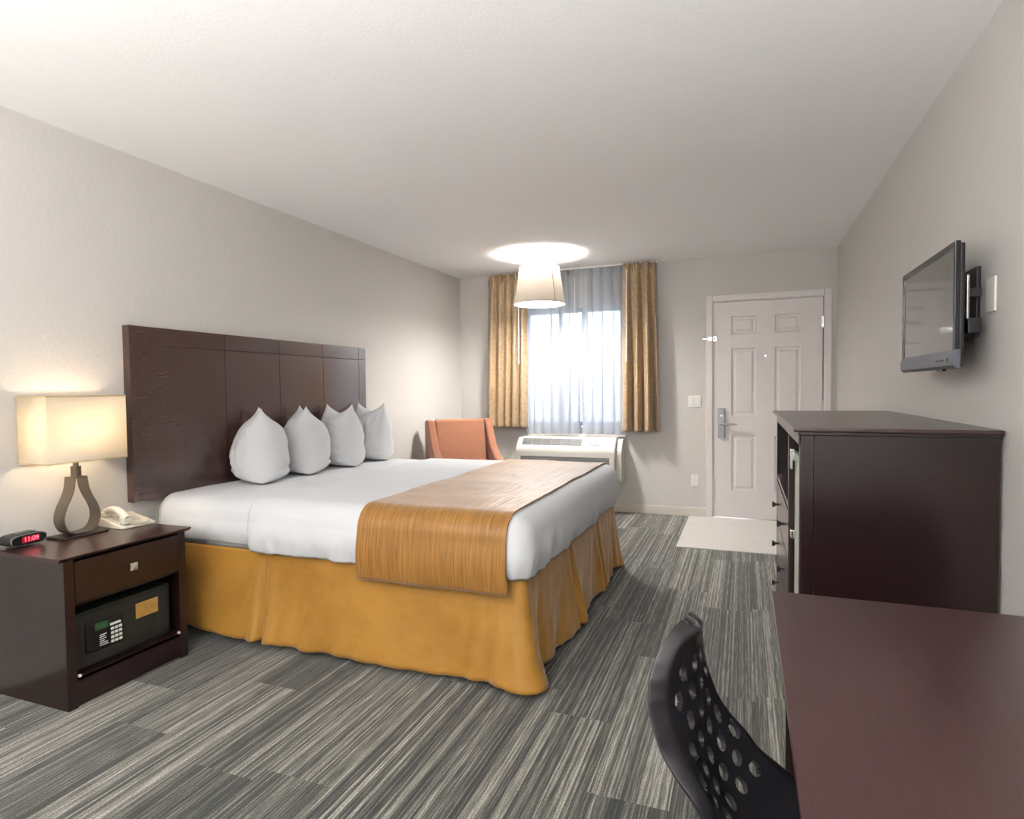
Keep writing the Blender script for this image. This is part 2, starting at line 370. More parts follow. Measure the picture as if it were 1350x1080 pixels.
for cx0, cx1 in cols:
    for a in range(0, 8, 2): sl.box(cx0, cx1, yf, yf+.012, zs[a], zs[a+1])
    for z0, z1 in rows:
        # sloping moulding and raised centre
        b_ = bmesh.new()
        def ring(k, y): return [b_.verts.new((x, y, z)) for x, z in ((cx0+k, z0+k), (cx1-k, z0+k), (cx1-k, z1-k), (cx0+k, z1-k))]
        rr = [ring(0, yf), ring(.010, yf+.011), ring(.022, yf+.011), ring(.042, yf+.003)]
        for A, B in zip(rr[:-1], rr[1:]):
            for i in range(4): b_.faces.new((A[i], A[(i+1) % 4], B[(i+1) % 4], B[i]))
        b_.faces.new(rr[-1]); sl.add(b_)
obj('door_panel', sl, M['trimwhite'], d, ang=12)
hd = MB().box(2.660, 2.728, -.022, -.002, .757, 1.035, .008, 3)
ph = obj('door_handle', hd, pmat('grey_lock', (.30, .32, .33), .35, metal=.8), d)
obj('lever', MB().cyl((2.694, -.02, .892), (2.694, -.062, .892), .012).cyl((2.690, -.06, .892), (2.822, -.056, .888), .010, .008).sphere((2.822, -.056, .888), .008).sphere((2.690, -.06, .892), .0105), M['metal'], ph)
obj('key_cylinder', MB().cyl((2.694, -.02, .965), (2.694, -.034, .965), .011).box(2.690, 2.698, -.042, -.03, .955, .975, .001), M['chrome'], ph)
gd = MB().box(2.528, 2.618, -.034, -.022, 1.679, 1.690, .002).box(2.575, 2.612, -.03, -.017, 1.664, 1.704, .003).box(2.622, 2.650, -.012, -.002, 1.660, 1.706, .002).cyl((2.636, -.01, 1.684), (2.636, -.035, 1.684), .006).sphere((2.636, -.038, 1.684), .010)
obj('door_guard', gd, M['chrome'], d)
obj('peephole', MB().cyl((3.071, -.001, 1.513), (3.071, -.007, 1.513), .009), M['chrome'], d)
for z in (1.80, 1.05, .25): obj('hinge', MB().box(3.528, 3.560, -.008, .0, z-.05, z+.05, .001).cyl((3.541, -.010, z-.05), (3.541, -.010, z+.05), .006), M['chrome'], d)
obj('threshold', MB().box(2.62, 3.545, -.015, .14, .004, .014, .003), M['chrome'], d)

# switches and plates
s = thing('light_switch', 'white double rocker light switch plate left of the door', 'light switch', (2.4515, 0, 1.10))
obj('wall_plate', MB().box(2.393, 2.510, -.007, 0, 1.043, 1.158, .003), M['plate'], s)
for x in (2.430, 2.473): obj('rocker', MB().box(x-.016, x+.016, -.011, -.006, 1.068, 1.134, .002), M['white'], s)
s = thing('wall_outlet', 'white wall outlet low on the wall left of the door', 'outlet', (2.455, 0, .345))
obj('wall_plate', MB().box(2.420, 2.490, -.006, 0, .290, .402, .003), M['plate'], s)
obj('socket', MB().box(2.438, 2.472, -.009, -.005, .315, .34, .001).box(2.438, 2.472, -.009, -.005, .352, .378, .001), M['white'], s)
s = thing('phone_jack', 'ivory wall socket plate under the headboard beside the bed', 'outlet', (0, -3.64, .6))
obj('wall_plate', MB().box(0, .007, -3.70, -3.575, .53, .645, .003), M['ivory'], s)
obj('socket', MB().box(.006, .010, -3.665, -3.64, .575, .60, .001), M['darkin'], s)
s = thing('cable_plate', 'blank cream cover plate on the wall right of the television', 'wall plate', (W, -3.55, 1.53))
obj('wall_plate', MB().box(W-.007, W, -3.587, -3.513, 1.472, 1.584, .002), M['plate'], s)

# ------------------------------------------------------------------ outside
tag(obj('walkway', MB().box(-4, 8, .16, 2.2, -.15, -.02), pmat('walkway_concrete', (.6, .6, .58), .8, var=.05)), 'pale concrete walkway outside the window', 'walkway', kind='structure')
rl = thing('railing', 'white metal railing seen through the sheer curtain', 'railing', (1.3, 2.05, -.02))
obj('rail', MB().box(-2, 6, 2.02, 2.08, 1.0, 1.05, .004).box(-2, 6, 2.03, 2.07, .08, .12, .004), M['white'], rl)
pk = MB()
for i in range(54): pk.box(-2+i*.15, -1.98+i*.15, 2.04, 2.06, .1, 1.01)
obj('balusters', pk, M['white'], rl)
for i in range(5): obj('post', MB().box(-2+i*1.98, -1.94+i*1.98, 2.02, 2.08, -.02, 1.05, .004), M['white'], rl)
tag(obj('parking_lot', MB().box(-40, 40, 2.2, 60, -.3, -.15), pmat('asphalt', (.35, .36, .38), .9, var=.1)), 'grey parking lot beyond the walkway', 'ground', kind='structure')
tr = MB()
for i in range(16):
    c = Vector((random.uniform(0, 1), 0, 0)); x = 1.5+i*1.1+random.uniform(-.4, .4)
    b_ = bmesh.new(); bmesh.ops.create_icosphere(b_, subdivisions=4, radius=1.0)
    rr = random.uniform(1.1, 1.7)
    for v in b_.verts:
        nn = noise.noise(v.co*2.2+Vector((i*7, 0, 0)))*.35+noise.noise(v.co*6+Vector((i*3, 1, 0)))*.15
        v.co = v.co*(1+nn)*rr; v.co += Vector((x-3, 26+random.Random(i).uniform(-1, 1)*0, 1.1))
    tr.add(b_)
tag(obj('hedge', tr, pmat('hedge_leaves', (.10, .15, .11), .8, var=.4, vscale=3)), 'hazy tall hedge in the distance outside the window', 'hedge', kind='stuff')

# ------------------------------------------------------------------ curtains
def pleated(x0t, x1t, x0b, x1b, ztop, zbot, ybase, amp, folds, phase=0, seed=0, gather=True, skew=1.0):
    def fn(u, v):
        z = ztop+(zbot-ztop)*v
        k = min(1, v*1.6)
        xt = x0t+(x1t-x0t)*u; xb = x0b+(x1b-x0b)*u; x = xt+(xb-xt)*(v**.8)
        ph = phase+u*folds*2*math.pi+1.1*noise.noise(Vector((u*3.2, v*.35, seed)))
        a = amp*(.55+.45*min(1, v*1.3))*(.8+.9*noise.noise(Vector((u*folds*.6, v*.5, seed+5))))
        if gather:                         # pinch pleats: tight at the tape, fanned above it
            a *= 1-.60*math.exp(-((v-.055)/.022)**2)
        y = ybase+a*math.sin(ph)+.25*a*math.sin(2*ph+1.3)
        if gather and v < .055:
            y += amp*.28*math.sin(3*ph+.8)*(1-v/.055)
        x += .35*a*math.cos(ph)*skew
        return (x, y, z)
    return fn
cu = thing('curtain', 'gold brocade curtain drawn left of the window behind the armchair', 'curtain', (.58, -.10, .84), group='gold curtains at the window')
obj('panel', MB().grid(150, 60, pleated(.385, .800, .335, .790, 2.425, .835, -.115, .046, 5.0, .4, 3)), M['curtain'], cu, solid=.002)
obj('wand', MB().cyl((.752, -.19, 2.36), (.745, -.19, 1.49), .005, n=8), M['white'], cu)
cu = thing('curtain', 'gold brocade curtain drawn right of the window towards the door', 'curtain', (1.97, -.10, .81), group='gold curtains at the window')
obj('panel', MB().grid(150, 60, pleated(1.800, 2.105, 1.800, 2.145, 2.430, .812, -.110, .050, 3.2, 2.6, 11)), M['curtain'], cu, solid=.002)
obj('wand', MB().cyl((1.845, -.185, 2.36), (1.842, -.185, 1.48), .005, n=8), M['white'], cu)
sh = thing('sheer_curtain', 'white sheer curtain over the left half of the window', 'curtain', (1.05, -.05, .77), group='sheer curtains over the window glass')
obj('panel', MB().grid(170, 50, pleated(.74, 1.365, .74, 1.355, 2.425, .775, -.050, .026, 6.5, 0, 21, skew=4.5)), M['sheer'], sh)
obj('wand', MB().cyl((1.312, -.085, 2.35), (1.308, -.085, 1.48), .004, n=8), M['white'], sh)
sh = thing('sheer_curtain', 'white sheer curtain over the right half of the window', 'curtain', (1.6, -.05, .77), group='sheer curtains over the window glass')
obj('panel', MB().grid(150, 50, pleated(1.375, 1.84, 1.370, 1.84, 2.425, .775, -.050, .026, 4.6, 1, 33, skew=4.5)), M['sheer'], sh)
obj('wand', MB().cyl((1.426, -.085, 2.35), (1.428, -.085, 1.48), .004, n=8), M['white'], sh)
tag(obj('curtain_track', MB().box(.37, 2.13, -.085, -.07, 2.428, 2.44, .001).box(.37, 2.13, -.05, -.035, 2.428, 2.44, .001).box(.37, 2.13, -.09, -.03, 2.4385, 2.44), M['white']), 'white double curtain track on the ceiling above the window', 'curtain track')

# ------------------------------------------------------------------ wall air conditioner
ac = thing('air_conditioner', 'off white wall air conditioner under the window', 'air conditioner', (1.25, -.12, .31))
prof = [(-.004, .31), (-.200, .31), (-.235, .345), (-.238, .60), (-.215, .660), (-.140, .735), (-.115, .748), (-.004, .752)]
obj('casing', MB().prism(prof, 'x', .715, 1.735, .012, 3), M['acwhite'], ac)
prof2 = [(-.004, .315), (-.165, .315), (-.19, .345), (-.195, .58), (-.175, .640), (-.110, .722), (-.08, .735), (-.004, .738)]
obj('sleeve', MB().prism(prof2, 'x', 1.735, 1.792, .008, 2), M['acwhite'], ac)
obj('top_flange', MB().box(.79, 1.80, -.05, -.004, .752, .772, .003), M['plate'], ac)
# sloped discharge grille: frame normal from (-.215,.660) to (-.140,.735)
gp = MB()
def slope_pt(t, out): # t 0..1 from low to high
    a = Vector((-.215, .660)); b_ = Vector((-.140, .735)); p = a.lerp(b_, t); n = Vector((-(b_-a).y, (b_-a).x)).normalized(); return p+n*out
def slope_box(mb, x0, x1, t0, t1, o0, o1):
    mb.prism([tuple(slope_pt(t0, o0)), tuple(slope_pt(t1, o0)), tuple(slope_pt(t1, o1)), tuple(slope_pt(t0, o1))], 'x', x0, x1)
slope_box(gp, .775, 1.395, .12, .92, -.004, .002)
grl = obj('discharge_grille', gp, M['acgrille'], ac)
gl = MB()
for i in range(1, 6): slope_box(gl, .775+i*.1033-.0025, .775+i*.1033+.0025, .12, .92, .001, .005)
for i in range(1, 5): slope_box(gl, .775, 1.395, .12+i*.16-.012, .12+i*.16+.012, .001, .0035)
obj('grille_ribs', gl, pmat('ac_rib', (.20, .20, .20), .5), grl)
cp = MB(); slope_box(cp, 1.425, 1.69, .10, .95, -.002, .003); obj('control_cover', cp, M['acwhite'], ac)
cp = MB(); slope_box(cp, 1.475, 1.575, .16, .28, .002, .0045); obj('display_slot', cp, M['acgrille'], ac)
cp = MB()
for i in range(5): slope_box(cp, 1.59+i*.009, 1.595+i*.009, .19, .27, .002, .0038)
obj('maker_mark', cp, pmat('logo_grey', (.35, .36, .40), .5), ac)
lv = MB().box(.770, 1.680, -.2395, -.228, .365, .560, .004); lo = obj('intake_recess', lv, M['acgrille'], ac)
ls = MB()
for i in range(9):
    z = .375+i*.0205
    ls.prism([(-.240, z), (-.232, z+.012), (-.230, z+.011), (-.238, z-.002)], 'x', .776, 1.674)
obj('intake_louvers', ls, pmat('ac_louver', (.55, .53, .48), .5), ac)

# ------------------------------------------------------------------ armchair
ch = thing('armchair', 'rust orange tweed armchair in the corner behind the bed', 'armchair', (.33, -.755, 0), R(-45))
def cl(o): return o
aw = .325
side = [(-.03, .12), (-.035, .60), (-.045, .93), (-.01, .955), (.055, .945), (.085, .90), (.13, .80), (.20, .69), (.30, .61), (.42, .575), (.56, .565), (.66, .56), (.69, .53), (.68, .12)]
for sgn in (-1, 1):
    a, b_ = sorted((sgn*aw, sgn*(aw-.075)))
    obj('arm', MB().prism(side, 'y', a, b_, .018, 3), M['rust'], ch, world=False)
bk = [(.00, .30), (-.035, .93), (.01, .958), (.05, .95), (.17, .46), (.17, .30)]
obj('backrest', MB().prism(bk, 'y', -aw+.078, aw-.078, .02, 3), M['rust'], ch, world=False)
obj('seat_cushion', MB().box(.10, .68, -aw+.078, aw-.078, .30, .45, .03, 4), M['rust'], ch, world=False)
obj('seat_base', MB().box(.0, .66, -aw+.07, aw-.07, .12, .30, .01), M['rust'], ch, world=False)
for x in (.03, .62):
    for y in (-aw+.05, aw-.05): obj('leg', MB().cyl((x, y, 0), (x, y, .125), .014, .022, 12), M['wood'], ch, world=False)

# ------------------------------------------------------------------ ceiling lamp
LX, LY = 1.175, -.79
cl_ = thing('ceiling_lamp', 'cream drum shade ceiling lamp hanging before the window', 'ceiling lamp', (LX, LY, 1.985))
obj('canopy', MB().lathe([(.001, 2.40), (.05, 2.402), (.066, 2.415), (.068, 2.44)], (LX, LY, 0), 40), pmat('canopy_white', (.8, .8, .78), .3), cl_)
obj('stem', MB().cyl((LX, LY, 2.22), (LX, LY, 2.41), .008), M['white'], cl_)
sd = MB().lathe([(.228, 1.99), (.180, 2.325)], (LX, LY, 0), 72); sb = sd.bm
bmesh.ops.delete(sb, geom=[f for f in sb.faces if len(f.verts) > 4], context='FACES')
so = obj('lamp_shade', sd, M['ceilshade'], cl_, solid=.002)
an = -.62
sm_ = MB(); ux, uy = math.cos(an), math.sin(an)
sm_.tube([(LX+.2285*ux, LY+.2285*uy, 1.992), (LX+.1805*ux, LY+.1805*uy, 2.323)], .0022, 6)
obj('seam', sm_, M['taupe'], so)
obj('diffuser', MB().lathe([(.001, 1.993), (.2, 1.992), (.226, 1.995), (.226, 1.999), (.001, 1.997)], (LX, LY, 0), 60), M['diffuser'], cl_)
sp_ = MB()
for k in range(3):
    a = k*2.094+.5; sp_.cyl((LX, LY, 2.30), (LX+.181*math.cos(a), LY+.181*math.sin(a), 2.318), .003, n=8)
obj('spider', sp_, M['white'], cl_)
lamp('ceiling_lamp_bulb', 'POINT', (LX, LY, 2.125), 440, (1.0, 0.97, 0.93), .13)

# ------------------------------------------------------------------ headboard
HY0, HY1, HZ0, HZ1 = -3.845, -1.857, .69, 1.575
hb = thing('headboard', 'dark brown panelled headboard fixed to the wall behind the bed', 'headboard', (.004, -2.85, HZ0))
obj('backing', MB().box(.004, .042, HY0, HY1, HZ0, HZ1, .002), M['groove'], hb)
ys = [HY0, -3.263, -2.819, -2.379, -1.948, HY1]; zs = [HZ0, 1.076, 1.482, HZ1]
pm = MB(); g = .0013
for i in range(len(ys)-1):
    for j in range(3):
        pm.box(.040, .050, ys[i]+(g if i else 0), ys[i+1]-(g if i < len(ys)-2 else 0), zs[j]+(g if j else 0), zs[j+1]-(g if j < 2 else 0), .0008, 1)
obj('panels', pm, M['woodhead'], hb)
obj('side_edge', MB().box(.004, .0505, HY0-.008, HY0, HZ0-.001, HZ1+.001, .001), M['woodhead'], hb)

# ------------------------------------------------------------------ bed
BX0, BX1, BY0, BY1, BZ = .055, 2.095, -3.735, -1.835, .718
def wr(p, amp):
    return amp*(noise.noise(Vector((p.x*3.1, p.y*3.1, p.z*3.1)))+.5*noise.noise(Vector((p.x*8, p.y*8, p.z*8+4))))
def drape(xa, x1, y0, y1, ztop, zbot, r, amp, extra=0.0, nx=60, ny=50, K=14, side_fold=0.0):
    b = bmesh.new(); ix1 = x1-r; iy0 = y0+r; iy1 = y1-r
    G = [[b.verts.new((xa+(ix1-xa)*i/nx, iy0+(iy1-iy0)*j/ny, ztop)) for j in range(ny+1)] for i in range(nx+1)]
    for i in range(nx):
        for j in range(ny): b.faces.new((G[i][j], G[i+1][j], G[i+1][j+1], G[i][j+1]))
    path = [(G[i][0], 0, -1) for i in range(nx+1)]
    for k in range(1, 9): a = k/9*math.pi/2; path.append((G[nx][0], math.sin(a), -math.cos(a)))
    path += [(G[nx][j], 1, 0) for j in range(ny+1)]
    for k in range(1, 9): a = k/9*math.pi/2; path.append((G[nx][ny], math.cos(a), math.sin(a)))
    path += [(G[i][ny], 0, 1) for i in range(nx, -1, -1)]
    arc = r*math.pi/2; rowsv = [[p[0] for p in path]]; A = 6
    for k in range(1, A+K+1):
        row = []
        for q, (v, nxx, nyy) in enumerate(path):
            if k <= A:
                a = k/A*math.pi/2; out = r*math.sin(a); z = ztop-r*(1-math.cos(a))
            else:
                t = (k-A)/K; z = ztop-r-(ztop-r-zbot)*t; out = r+.012*math.sin(t*math.pi)-.014*t*t
                z += .010*t*noise.noise(Vector((v.co.x*2.5+nxx, v.co.y*2.5, 3.3)))
                f = side_fold*t*(noise.noise(Vector((v.co.x*9+nxx*3, v.co.y*9+nyy*3, 1.0)))+.6*noise.noise(Vector((v.co.x*24+nxx*3+t*1.5, v.co.y*24+nyy*3-t*1.5, t*1.2))))
                out += f
            row.append(b.verts.new((v.co.x+nxx*out, v.co.y+nyy*out, z)))
        rowsv.append(row)
    for A_, B_ in zip(rowsv[:-1], rowsv[1:]):
        for q in range(len(path)-1):
            vs_ = [A_[q], A_[q+1], B_[q+1], B_[q]]
            u_ = []; [u_.append(x) for x in vs_ if x not in u_]
            if len(u_) >= 3: b.faces.new(u_)
    bmesh.ops.recalc_face_normals(b, faces=b.faces[:]); b.normal_update()
    top = [f for f in b.faces if f.normal.z > .9]
    if sum(f.normal.z for f in b.faces) < 0: bmesh.ops.reverse_faces(b, faces=b.faces[:]); b.normal_update()
    for v, n_ in [(v, v.normal.copy()) for v in b.verts]: v.co += n_*(wr(v.co, amp)+extra)
    mb = MB(); mb.bm.free(); mb.bm = b; return mb
bed = thing('bed', 'king size bed with a mustard bed skirt', 'bed', ((BX0+BX1)/2, (BY0+BY1)/2, 0))
obj('box_spring', MB().box(.06, 2.035, -3.665, -1.90, .16, .44, .03, 3), pmat('ticking', (.5, .48, .44), .9), bed)
obj('mattress', MB().box(.06, 2.045, -3.685, -1.885, .44, .69, .06, 4), pmat('mattress_white', (.7, .7, .7), .9), bed)
for x in (.15, 1.85):
    for y in (-3.5, -2.07): obj('leg', MB().cyl((x, y, 0), (x, y, .165), .025), M['black'], bed)
# skirt: perimeter path near side -> foot -> far side
def skirt():
    pts = []; x0, x1, y0, y1 = .07, 2.062, -3.695, -1.872; cr = .05
    L1 = x1-cr-x0; L2 = math.pi/2*cr; L3 = (y1-cr)-(y0+cr); tot = L1+L2+L3+L2+L1
    def P(s):
        if s < L1: return Vector((x0+s, y0)), Vector((0, -1))
        s -= L1
        if s < L2: a = s/cr; return Vector((x1-cr+cr*math.sin(a), y0+cr-cr*math.cos(a))), Vector((math.sin(a), -math.cos(a)))
        s -= L2
        if s < L3: return Vector((x1, y0+cr+s)), Vector((1, 0))
        s -= L3
        if s < L2: a = s/cr; return Vector((x1-cr+cr*math.cos(a), y1-cr+cr*math.sin(a))), Vector((math.cos(a), math.sin(a)))
        s -= L2
        return Vector((x1-cr-s, y1)), Vector((0, 1))
    pleats = [.66, L1+L2+.62, L1+L2+1.22, L1+L2+L3+L2+1.0]
    corner = [L1+L2/2, L1+L2*1.5+L3]
    NS, NT = 520, 26
    def fn(u, t):
        s = u*tot; p, n = P(s)
        out = .045*t*t*.6+.012*t
        out += t*(.034*noise.noise(Vector((s*3.2, t*.6, 2.0)))+.019*noise.noise(Vector((s*9+t*1.2, t*.9, 7.0)))+.009*noise.noise(Vector((s*20+t*3, t*2.5, 3.0)))+.012*abs(noise.noise(Vector((s*6, t*.5, 9.0)))))
        z = .465-(.465-.026)*t
        for q in pleats:
            dd = (s-q)
            out += -(.045*t+.006)*math.exp(-(dd/.014)**2) + .022*t*(math.exp(-((dd-.045)/.035)**2)+math.exp(-((dd+.045)/.035)**2))
        for q in corner:
            dd = s-q
            out += .050*t*math.exp(-(dd/.07)**2)+.011*(.15+.85*t)*math.sin(dd*62+1.0)*math.exp(-(dd/.22)**2)-.012*t*(math.exp(-((dd-.16)/.05)**2)+math.exp(-((dd+.16)/.05)**2))
            z += -.010*t*math.exp(-(dd/.08)**2)
        z += t*(.014*noise.noise(Vector((s*2.3, 0, 5.0)))+.008)
        if s < .9: z += .022*t*(1-s/.9)
        q = p+n*out
        return (q.x, q.y, max(.006, z))
    return MB().grid(NS, NT, fn)
obj('bed_skirt', skirt(), M['skirt'], bed, solid=.003, ang=80)

sheet = drape(BX0, BX1-.012, BY0+.012, BY1-.012, BZ-.012, .485, .10, .004, nx=90, side_fold=.018)
tag(obj('bed_sheet', sheet, M['sheet'], solid=.003, ang=80), 'white fitted sheet showing at the head of the bed under the pillows', 'bed sheet')
cover = drape(.665, BX1+.004, BY0-.004, BY1+.004, BZ, .462, .10, .0055, extra=0, nx=150, ny=100, side_fold=.018)
tag(obj('bed_cover', cover, M['sheet'], solid=.008, ang=80), 'smooth white bed cover tucked over the mattress up to the foot', 'bed cover')
# runner
def runner():
    r = .10; y0, y1 = BY0-.006, BY1+.006; z0 = .405; drop = BZ-r-z0; arc = r*math.pi/2; top = (y1-r)-(y0+r); tot = 2*drop+2*arc+top
    def fn(u, v):
        s = v*tot
        def near(s_):  # distance up from near hem
            if s_ < drop: return (0, z0+s_, -1, 0, 1-s_/drop)
            s_ -= drop
            if s_ < arc: a = s_/r; return (r-r*math.cos(a), BZ-r+r*math.sin(a), -math.cos(a), math.sin(a), 0)
            s_ -= arc; return (r+s_, BZ, 0, 1, 0)
        if s <= tot/2: dy, z, ny, nz, t = near(s); y = y0+dy; sg = 1
        else: dy, z, ny, nz, t = near(tot-s); y = y1-dy; ny = -ny; sg = -1
        x = 1.305+(.700)*u
        off = .012+wr(Vector((x, y, z)), .0055)*(1-t)
        off += .012*math.sin(min(1, (1-t))*math.pi)*(1 if t > 0 else 0)
        off += .010*t*noise.noise(Vector((x*5, 0, 3+sg)))+.0016*noise.noise(Vector((x*70, y*3, z*3)))
        z2 = z+nz*off - t*.012*noise.noise(Vector((x*3, 1, sg)))
        y2 = y+ny*off
        x += .012*t*(u-.5)+.006*noise.noise(Vector((y*2, z*2, u*2)))
        return (x, y2, z2)
    return MB().grid(150, 150, fn)
tag(obj('bed_runner', runner(), M['runner'], solid=.006, ang=80), 'mustard ribbed bed runner lying across the foot of the bed', 'bed runner')

# ------------------------------------------------------------------ pillows
def pillow_mesh(seed):
    b = bmesh.new(); NU, NV = 48, 48
    LX_, HZ_, TY = .34, .428, .150
    rnd = random.Random(seed)
    for side in (0, 1):
        g_ = []
        for i in range(NU+1):
            col_ = []
            for j in range(NV+1):
                u = -1+2*i/NU; v = -1+2*j/NV
                eu = max(0, 1-abs(u)**2.6)**.55
                ev = max(0, 1-abs(v)**(2.0 if v > 0 else 5.0))**(.80 if v > 0 else .42)
                e = eu*ev
                w_ = e*(1.0-.14*v)*TY
                # the filled body pulls side seams in, corners stand out as ears
                x = u*LX_/2*(1-.10*math.cos(v*math.pi/2)+.06*max(0, v)**3)
                sag = .060*(1-abs(u)**1.6)*max(0, v)**3
                z = (v+1)/2*HZ_-sag+.012*max(0, v)**6*abs(u)**4
                x *= 1-.16*max(0, v)**2
                sg = 1 if side else -1
                n1 = noise.noise(Vector((u*1.8+seed*9, v*1.8, side*3)))*.014*e+noise.noise(Vector((u*4+seed*5, v*3, side*7+1)))*.010*e
                cz = .005*math.sin(7*u+5*v+seed*2+side)*max(0, -v)*e+.006*noise.noise(Vector((u*9, v*9, seed*3+side)))*e
                # fold poking out above the bottom seam
                cz += .008*math.exp(-((v+.74+.08*u)/.07)**2)*eu*(.6+.4*math.sin(3*u+seed))-.007*math.exp(-((v+.60+.10*u)/.06)**2)*eu
                col_.append(b.verts.new((x, sg*(w_+n1+cz)+.010*math.sin(2.2*v+seed)*max(0, v), z)))
            g_.append(col_)
        for i in range(NU):
            for j in range(NV):
                f = (g_[i][j], g_[i+1][j], g_[i+1][j+1], g_[i][j+1]); b.faces.new(f if side == 0 else tuple(reversed(f)))
    bmesh.ops.remove_doubles(b, verts=b.verts[:], dist=.0008)
    mb = MB(); mb.bm.free(); mb.bm = b; return mb
PP = [(.225, -3.185, -44, 'nearest the nightstand'), (.225, -2.80, -42, 'second from the nightstand'),
      (.230, -2.43, -18, 'second from the window end of the headboard'), (.225, -2.045, -15, 'at the window end of the headboard')]
for i, (px_, py_, rz_, txt) in enumerate(PP):
    o = obj('pillow', pillow_mesh(i+1), M['pillow'], world=False, ang=80)
    md = o.modifiers.new('smooth', 'SUBSURF'); md.levels = 1; md.render_levels = 1
    o.location = (px_, py_, BZ-.006); o.rotation_euler = (0, 0, R(rz_))
    tag(o, 'plump white pillow standing against the headboard, ' + txt, 'pillow', 'pillows along the headboard')

# ------------------------------------------------------------------ nightstand
NX, NY0, NY1, NZ = .465, -4.467, -3.883, .605
ns = thing('nightstand', 'dark cherry nightstand with one drawer and an open bay beside the bed', 'nightstand', (.23, -4.175, 0))
tp = MB().prism([(.012, .589), (NX-.014, .589), (NX, .601), (NX, NZ), (.012, NZ)], 'y', NY0, NY1)
obj('top', tp, M['woodtop'], ns, ang=20)
fx = .447; y0, y1 = -4.445, -3.905
for a, b_ in ((y0, y0+.02), (y1-.02, y1)):
    obj('side_panel', MB().box(.02, fx, a, b_, 0, .589, .0015), M['wood'], ns)
obj('back_panel', MB().box(.02, .032, y0+.02, y1-.02, 0.02, .589), M['wood'], ns)
for a, b_ in ((y0, y0+.038), (y1-.038, y1)): obj('front_stile', MB().box(fx-.004, fx+.002, a, b_, 0, .589, .001), M['wood'], ns)
obj('bay_shelf', MB().box(.03, fx-.002, y0+.02, y1-.02, .105, .120), M['wood'], ns)
obj('plinth', MB().box(fx-.02, fx-.002, y0+.03, y1-.03, 0.012, .118, .001), M['wood'], ns)
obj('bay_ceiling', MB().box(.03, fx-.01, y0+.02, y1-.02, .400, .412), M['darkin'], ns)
dr = obj('drawer', MB().box(fx-.30, fx+.004, y0+.040, y1-.040, .414, .580, .0015), M['wood'], ns)
kb = MB().cyl((fx+.003, -4.17, .497), (fx+.014, -4.17, .497), .006)
kb.box(fx+.013, fx+.019, -4.186, -4.154, .481, .513, .001)
b_ = bmesh.new(); vv = [b_.verts.new(p) for p in ((fx+.019, -4.185, .482), (fx+.019, -4.155, .482), (fx+.019, -4.155, .512), (fx+.019, -4.185, .512), (fx+.027, -4.17, .497))]
for i in range(4): b_.faces.new((vv[i], vv[(i+1) % 4], vv[4]))
kb.add(b_); obj('knob', kb, pmat('pewter_knob', (.62, .58, .50), .3, metal=.7), dr, ang=10)
for y, z in ((y0+.047, .124), (y1-.045, .124)):
    obj('screw_cap', MB().cyl((fx-.004, y, z), (fx+.004, y, z), .006, n=12), M['plate'], ns)
# safe in the bay
sf = thing('room_safe', 'black electronic safe inside the bay of the nightstand', 'safe', (.25, -4.175, .12))
obj('body', MB().box(.06, .395, y0+.048, y1-.045, .120, .352, .004), M['safe'], sf)
sdoor = obj('door', MB().box(.395, .403, y0+.062, y1-.06, .132, .340, .002), M['safe'], sf)
obj('keypad_panel', MB().box(.401, .410, -4.345, -4.19, .180, .300, .006, 3), pmat('safe_panel', (.008, .008, .009), .3), sdoor)
obj('display', MB().box(.409, .4115, -4.308, -4.250, .262, .292, .001), M['lcdgreen'], sdoor)
Mx = lambda y, z, x=.4105: Matrix.Translation(Vector((x, y, z))-origin_of(sdoor)) @ Matrix(((0, 0, 1, 0), (1, 0, 0, 0), (0, 1, 0, 0), (0, 0, 0, 1)))
keyw = pmat('key_white', (.75, .76, .70), .4)
for r_ in range(4):
    for c_ in range(3):
        yk = -4.236+c_*.0175; zk = .248-r_*.018
        obj('key', MB().box(.409, .4125, yk-.0065, yk+.0065, zk-.0055, zk+.0055, .001), keyw, sdoor)
obj('key_heading', MB().box(.409, .411, -4.245, -4.198, .262, .272, .001), keyw, sdoor)
mk = MB()
for i, wdt in enumerate((.030, .024, .028, .020, .032, .036)): mk.box(.4095, .4108, -4.290, -4.290+wdt, .236-i*.0085, .2395-i*.0085)
obj('instruction_lines', mk, keyw, sdoor)
obj('brass_label', MB().box(.402, .4045, -4.125, -4.018, .245, .312, .001), M['gold'], sdoor)

# clock radio
ck = thing('clock_radio', 'small black clock radio with red digits at the left of the nightstand', 'clock', (.085, -4.37, NZ), R(4))
oval = []
for i in range(40):
    a = 2*math.pi*i/40; c, s_ = math.cos(a), math.sin(a)
    oval.append((.070*math.copysign(abs(c)**.55, c), .030+.0235*math.copysign(abs(s_)**.6, s_)))
obj('case', MB().prism(oval, 'x', -.045, .030, .004, 2), M['black'], ck, world=False)
obj('face_ring', MB().prism([(y*1.0, .030+(z-.030)*.95) for y, z in oval], 'x', .028, .0335), pmat('dark_silver', (.25, .26, .27), .3, metal=.6), ck, world=False)
obj('face', MB().prism([(y*.95, .030+(z-.030)*.84) for y, z in oval], 'x', .030, .0350), M['blackgloss'], ck, world=False)
obj('display_window', MB().box(.034, .0355, -.030, .040, .018, .044, .001), M['leddim'], ck, world=False)
text_mesh('digits', '11:09', .027, M['led'], ck, Matrix.Translation((.0358, .006, .031)) @ Matrix(((0, 0, 1, 0), (1, 0, 0, 0), (0, 1, 0, 0), (0, 0, 0, 1))), .0004)
obj('snooze_bar', MB().box(-.03, .015, -.035, .04, .0525, .056, .001), pmat('teal_button', (.03, .05, .05), .35), ck, world=False)
